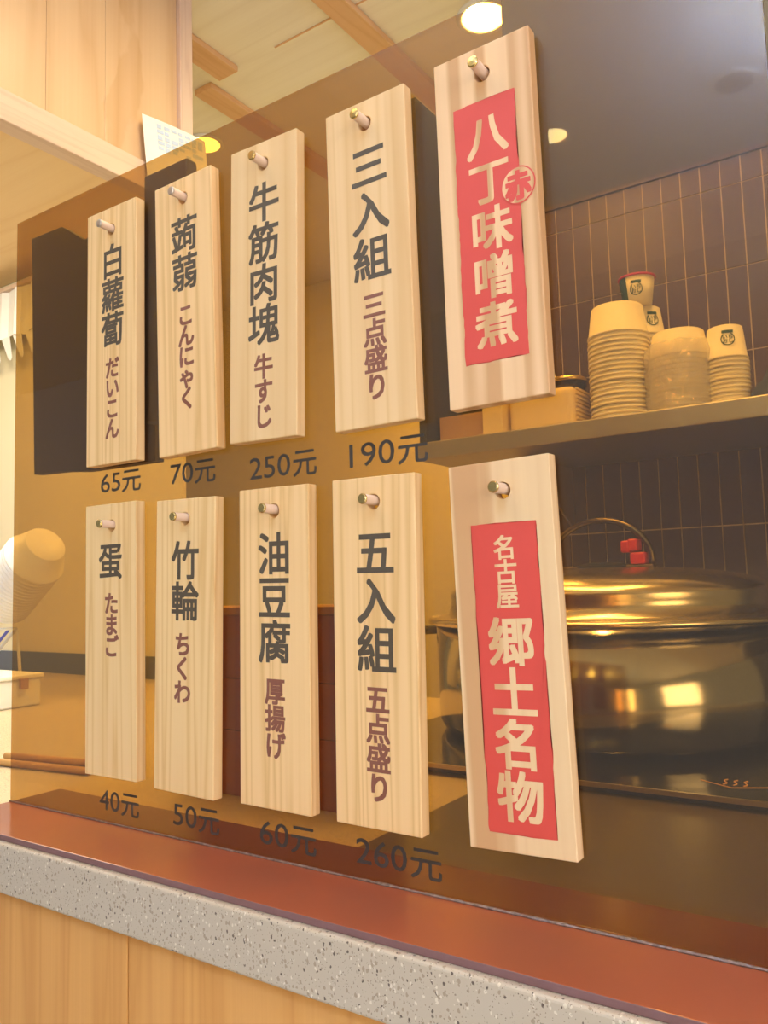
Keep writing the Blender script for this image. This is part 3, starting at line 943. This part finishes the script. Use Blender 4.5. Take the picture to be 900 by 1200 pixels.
tag(obj('gold_band', bm, M['brass'], jr, smooth=True), 'gold band around the lid')
kt = empty('dark_kettle', (-0.560, 0.86, SZ), 'dark shiny pot with a thin loop handle behind the plastic bin', 'pot')
bm = bmesh.new(); lathe(bm, [(0, 0), (0.05, 0), (0.058, 0.03), (0.056, 0.08), (0.045, 0.10), (0.0, 0.108)], 40)
obj('pot_body', bm, M['steel'], kt, smooth=True)
bm = bmesh.new(); tube(bm, [(0.045 * math.cos(a * PI / 12), 0, 0.098 + 0.04 * math.sin(a * PI / 12)) for a in range(13)], 0.0022, 8)
obj('handle', bm, M['brass'], kt, smooth=True)
tag(obj('beige_carton', B(-0.602, -0.566, 0.735, 0.80, SZ, SZ + 0.060), M['box_beige'], bevel=0.001), 'narrow beige carton on the shelf under the 八丁味噌煮 board', 'carton')
tag(obj('kraft_carton', B(-0.690, -0.606, 0.745, 0.86, SZ, SZ + 0.048), M['card'], bevel=0.001), 'brown kraft carton at the left end of the shelf', 'carton')
bm = bmesh.new(); bmesh.ops.create_icosphere(bm, subdivisions=4, radius=1.0)
for v_ in bm.verts:
    c = v_.co; k_ = 1 + 0.08 * math.sin(c.x * 5 + c.z * 3) + 0.05 * math.sin(c.z * 11 + c.y * 7)
    v_.co = Vector((c.x * 0.055 * k_, c.y * 0.05 * k_, max(-0.0, c.z) * 0.075 * k_ if c.z > 0 else 0.0))
tag(obj('navy_bag', bm, M['navy'], smooth=True, loc=(-0.140, 0.80, SZ)), 'slumped navy cloth bag at the right end of the shelf', 'bag')

# ------------------------------------------------------------------ induction cooktop and the big pot
ckz = ZC + 0.0024
ck = empty('induction_cooktop', (-0.25, 0.62, ckz), 'black glass induction cooktop under the steel pot', 'cooktop')
KB = (-0.25, 0.62, ckz)
at(obj('glass_plate', B(-0.62, 0.12, 0.320, 0.90, ckz + 0.0062, ckz + 0.0102), M['black_glass'], ck, bevel=0.001), KB)
at(obj('body', B(-0.615, 0.115, 0.325, 0.895, ckz, ckz + 0.006), M['black'], ck), KB)
tag(at(obj('front_trim', B(-0.62, 0.12, 0.3168, 0.3198, ckz + 0.0060, ckz + 0.0106), M['steel_brushed'], ck), KB), 'thin metal front edge')
bm = bmesh.new()
mz = ckz + 0.0103
for i in range(3):
    tube(bm, [(-0.178 + i * 0.009 + 0.0022 * math.sin(t * PI / 3), 0.366 + t * 0.0035, mz) for t in range(7)], 0.0007, 5)
for a, b_ in (((-0.200, 0.374), (-0.168, 0.3555)), ((-0.168, 0.3555), (-0.140, 0.370))):
    tube(bm, [(a[0], a[1], mz), (b_[0], b_[1], mz)], 0.0005, 5)
tag(at(obj('marking', bm, M['mark'], ck), KB), 'small orange heat marks')

PX, PY, PZ = -0.372, 0.628, ckz + 0.0104
pot = empty('steel_pot', (PX, PY, PZ), 'large wide stainless steel pot with a domed lid behind the right boards', 'pot')
ZR = -0.053 - PZ  # rim height in local
bm = bmesh.new()
lathe(bm, [(0, 0), (0.212, 0), (0.224, 0.004), (0.230, 0.014), (0.232, ZR - 0.004), (0.229, ZR - 0.004), (0.227, 0.016), (0.210, 0.004), (0, 0.004)], 96)
obj('pot_body', bm, M['steel'], pot, smooth=True, bevel=0)
bm = bmesh.new()
tube(bm, [(0.238 * math.cos(2 * PI * i / 96), 0.238 * math.sin(2 * PI * i / 96), ZR) for i in range(96)], 0.0048, 10, closed=True)
obj('pot_rim', bm, M['lid_steel'], pot, smooth=True)
bm = bmesh.new()
lathe(bm, [(0.233, ZR + 0.004), (0.214, ZR + 0.008), (0.209, ZR + 0.026), (0.2115, ZR + 0.032), (0.207, ZR + 0.040), (0.19, ZR + 0.049), (0.155, ZR + 0.057), (0.11, ZR + 0.062), (0.06, ZR + 0.065), (0, ZR + 0.066)], 96)
obj('lid', bm, M['lid_steel'], pot, smooth=True)
hz = ZR + 0.063
bm = bmesh.new()
lathe(bm, [(0, hz), (0.034, hz), (0.036, hz + 0.006), (0.020, hz + 0.010), (0, hz + 0.010)], 40)
obj('handle_base', bm, M['black'], pot, smooth=False)
bm = bmesh.new()
pts = [(-0.074, 0, hz + 0.008)]
for a in range(0, 25):
    t = PI - a * PI / 24
    pts.append((0.070 * math.cos(t) - 0.004, 0, hz + 0.012 + 0.056 * math.sin(t)))
pts.append((0.066, 0, hz + 0.008))
tube(bm, pts, 0.0042, 8)
obj('lid_handle', bm, M['handle'], pot, smooth=True)
bm = bmesh.new(); box(bm, -0.070, 0.070, -0.010, 0.010, hz + 0.0005, hz + 0.0060)
obj('handle_bar', bm, M['handle'], pot, bevel=0.002)
for dx, dz_, s_ in ((0.050, 0.006, 0.010), (0.034, 0.022, 0.006), (0.044, 0.024, 0.006)):
    bm = B(dx - s_, dx + s_, -0.013, 0.013, hz + dz_, hz + dz_ + 0.016)
    tag(obj('handle_clip', bm, M['red_plastic'], pot, bevel=0.003, segs=3), 'red plastic clip')
for sgn, an in ((1, 2), (-1, 182)):
    a = math.radians(an)
    c0 = Vector((math.cos(a), math.sin(a), 0)); t0 = Vector((-math.sin(a), math.cos(a), 0))
    bm = bmesh.new()
    p = [c0 * 0.230 + t0 * 0.050 + Vector((0, 0, ZR - 0.016)), c0 * 0.258 + t0 * 0.044 + Vector((0, 0, ZR - 0.018)), c0 * 0.272 + t0 * 0.028 + Vector((0, 0, ZR - 0.019)),
         c0 * 0.276 + Vector((0, 0, ZR - 0.020)), c0 * 0.272 - t0 * 0.028 + Vector((0, 0, ZR - 0.019)), c0 * 0.258 - t0 * 0.044 + Vector((0, 0, ZR - 0.018)), c0 * 0.230 - t0 * 0.050 + Vector((0, 0, ZR - 0.016))]
    tube(bm, p, 0.0065, 10)
    obj('side_handle', bm, M['black'], pot, smooth=True)

# ------------------------------------------------------------------ left prep area
# fringed white paper banner under the soffit
bn2 = empty('white_banner', (-2.2, 0.80, 0.86), 'white pleated paper valance with pointed tails, hanging at the far left', 'banner')
bm = bmesh.new()
n = 60; top = []; bot = []
xa, xb = -3.0, -1.93
for i in range(n + 1):
    x = xa + (xb - xa) * i / n
    y = 0.80 + 0.006 * math.sin(i * 1.3) + 0.003 * math.sin(i * 3.1)
    top.append(bm.verts.new((x + 2.2, y - 0.80, 0.0))); bot.append(bm.verts.new((x + 2.2, y - 0.80 - 0.004, -0.138 + 0.004 * math.sin(i * 0.9))))
for i in range(n): bm.faces.new((top[i], top[i + 1], bot[i + 1], bot[i]))
o = obj('valance', bm, M['white'], bn2); mm = o.modifiers.new('s', 'SOLIDIFY'); mm.thickness = 0.0015
obj('hanging_rail', B(-0.80, 0.275, -0.008, 0.006, 0.001, 0.012), M['trim_wood'], bn2)
x = -2.98
while x < -1.96:
    bm = bmesh.new()
    prism(bm, [(-0.020, 0.0), (0.020, 0.0), (0.034, -0.062), (0.028, -0.070), (0.018, -0.066)], 0, 0.0015)
    obj('tail', bm, M['white'], bn2, loc=(x + 2.2, -0.006, -0.136))
    x += 0.057

# tilted stack of large paper cups on a wire stand
ax = Vector((0.78, -0.05, 0.50)).normalized()
c_top = Vector((-1.470, 0.50, 0.098))
quat = Vector((0, 0, 1)).rotation_difference(ax)
first = obj('tilted_bowl', bowl_bm(0.060, 0.041, 0.054, bead=0.0024), M['white'])
for p in first.data.polygons: p.use_smooth = True
NB = 16
for i in range(NB):
    o = first if i == 0 else first.copy()
    if i: COL.objects.link(o)
    o.rotation_mode = 'QUATERNION'; o.rotation_quaternion = quat
    o.location = c_top - ax * (0.054 + 0.0098 * i)
    lb = 'end bowl of the tilted white stack at the far left, its base showing' if i == 0 else 'white bowl of the tilted far left stack, ' + nth(i + 1) + ' from its showing end'
    tag(o, lb, 'bowl', 'white bowls in the tilted stack')
ws = empty('wire_stand', (-1.60, 0.50, ZC), 'white wire stand holding the tilted bowl stack at the far left', 'stand')
perp = ax.cross(Vector((0, 1, 0))).normalized()
lo = -perp if perp.z > 0 else perp
pa = c_top + lo * 0.071 - ax * 0.205
pb = c_top + lo * 0.071 - ax * 0.36
off = Vector((-1.60, 0.50, ZC))
for dy in (-0.05, 0.01):
    bm = bmesh.new()
    a_ = pa + Vector((0, dy, 0)); b_ = pb + Vector((0, dy, 0))
    tube(bm, [Vector((a_.x + 0.02, a_.y, ZC + 0.004)) - off, Vector((a_.x + 0.004, a_.y, a_.z - 0.012)) - off, a_ - off, b_ - off, Vector((b_.x - 0.004, b_.y, b_.z - 0.02)) - off, Vector((b_.x, b_.y, ZC + 0.004)) - off], 0.0035, 8)
    obj('wire_frame', bm, M['white'], ws, smooth=True)
bm = bmesh.new(); tube(bm, [Vector((pa.x, pa.y - 0.05, pa.z)) - off, Vector((pa.x, pa.y + 0.01, pa.z)) - off], 0.003, 8)
obj('cross_wire', bm, M['white'], ws, smooth=True)
bm = bmesh.new(); mid = (pa + pb) / 2 - lo * 0.0055 - off
tube(bm, [mid - ax * 0.06, mid + ax * 0.062], 0.0030, 8)
tag(obj('support_strap', bm, M['blue_strap'], ws, smooth=True), 'blue strap under the bowls')

wc = empty('white_container', (-1.485, 0.42, ZC), 'white plastic container on the counter at the far left', 'container')
obj('container_body', B(-0.09, 0.065, -0.05, 0.04, 0.0, 0.052), M['white'], wc, bevel=0.004)
obj('container_lid', B(-0.094, 0.069, -0.054, 0.044, 0.0522, 0.060), M['white'], wc, bevel=0.002)
obj('latch', B(0.0692, 0.076, -0.008, 0.008, 0.034, 0.054), M['card'], wc, bevel=0.001)
for i, (x0, y0, x1, y1) in enumerate([(-1.00, 0.11, -0.82, 0.135), (-1.00, 0.14, -0.86, 0.165)]):
    bm = bmesh.new(); tube(bm, [(x0, y0, ZC + 0.0046), (x1, y1, ZC + 0.0046)], 0.0044, 8)
    tag(obj('wooden_rod', bm, M['rim_wood'], smooth=True),
        ['thin wooden rod lying on the counter, nearest the screen', 'thin wooden rod on the counter, second from the screen'][i], 'rod', 'wooden rods on the counter')

# ------------------------------------------------------------------ ceiling lights
def downlight(loc, r, lab, m, ceil_z, trim=M['white'], spot=None):
    t = empty('downlight', (loc[0], loc[1], ceil_z), lab, 'ceiling light', 'recessed ceiling lights')
    bm = bmesh.new(); lathe(bm, [(r, -0.001), (r * 1.22, -0.001), (r * 1.25, -0.005), (r * 1.02, -0.009), (r, -0.006), (r, -0.001)], 40)
    obj('trim_ring', bm, trim, t, smooth=True)
    bm = bmesh.new(); lathe(bm, [(0, -0.012), (r * 0.5, -0.0115), (r * 0.98, -0.007), (r * 0.98, -0.0005), (0, -0.0005)], 40)
    obj('lamp_face', bm, m, t, smooth=True)
    if spot:
        l = bpy.data.lights.new('spot', 'SPOT'); l.energy = spot; l.color = (1, 0.78, 0.42); l.spot_size = 2.2; l.spot_blend = 0.6; l.shadow_soft_size = r
        o = bpy.data.objects.new('spot', l); COL.objects.link(o); o.location = (loc[0], loc[1], ceil_z - 0.03)
    return t


downlight((-0.880, 1.385), 0.058, 'glowing ceiling downlight straddling the top edge of the amber screen, above the 八丁味噌煮 board', M['lamp_warm'], 1.5, spot=16)
downlight((-1.925, 1.375), 0.050, 'glowing ceiling downlight seen beside the paper notice', M['lamp_soft'], 1.5, spot=10)
downlight((-1.017, -2.183), 0.05, 'warm downlight in the white front ceiling, mirrored in the screen', M['lamp_warm'], 1.6)
downlight((-0.417, -2.246), 0.06, 'unlit recessed light in the white front ceiling, mirrored in the screen', M['slate'], 1.6)
cp = empty('pendant_uplight', (-0.02, -1.85, 1.30), 'shallow pendant dish throwing cool light up to the white front ceiling', 'lamp')  # dish added only to carry the cool light on the front ceiling
bm = bmesh.new(); lathe(bm, [(0, 0), (0.12, 0.004), (0.188, 0.030), (0.190, 0.036), (0.184, 0.036), (0.12, 0.010), (0, 0.008)], 48)
obj('dish', bm, M['white'], cp, smooth=True)
for x in (0.17, -0.17):
    bm = bmesh.new(); tube(bm, [(x, 0, 0.025), (x, 0, 0.299)], 0.003, 8)
    obj('stem', bm, M['steel_brushed'], cp, smooth=True)
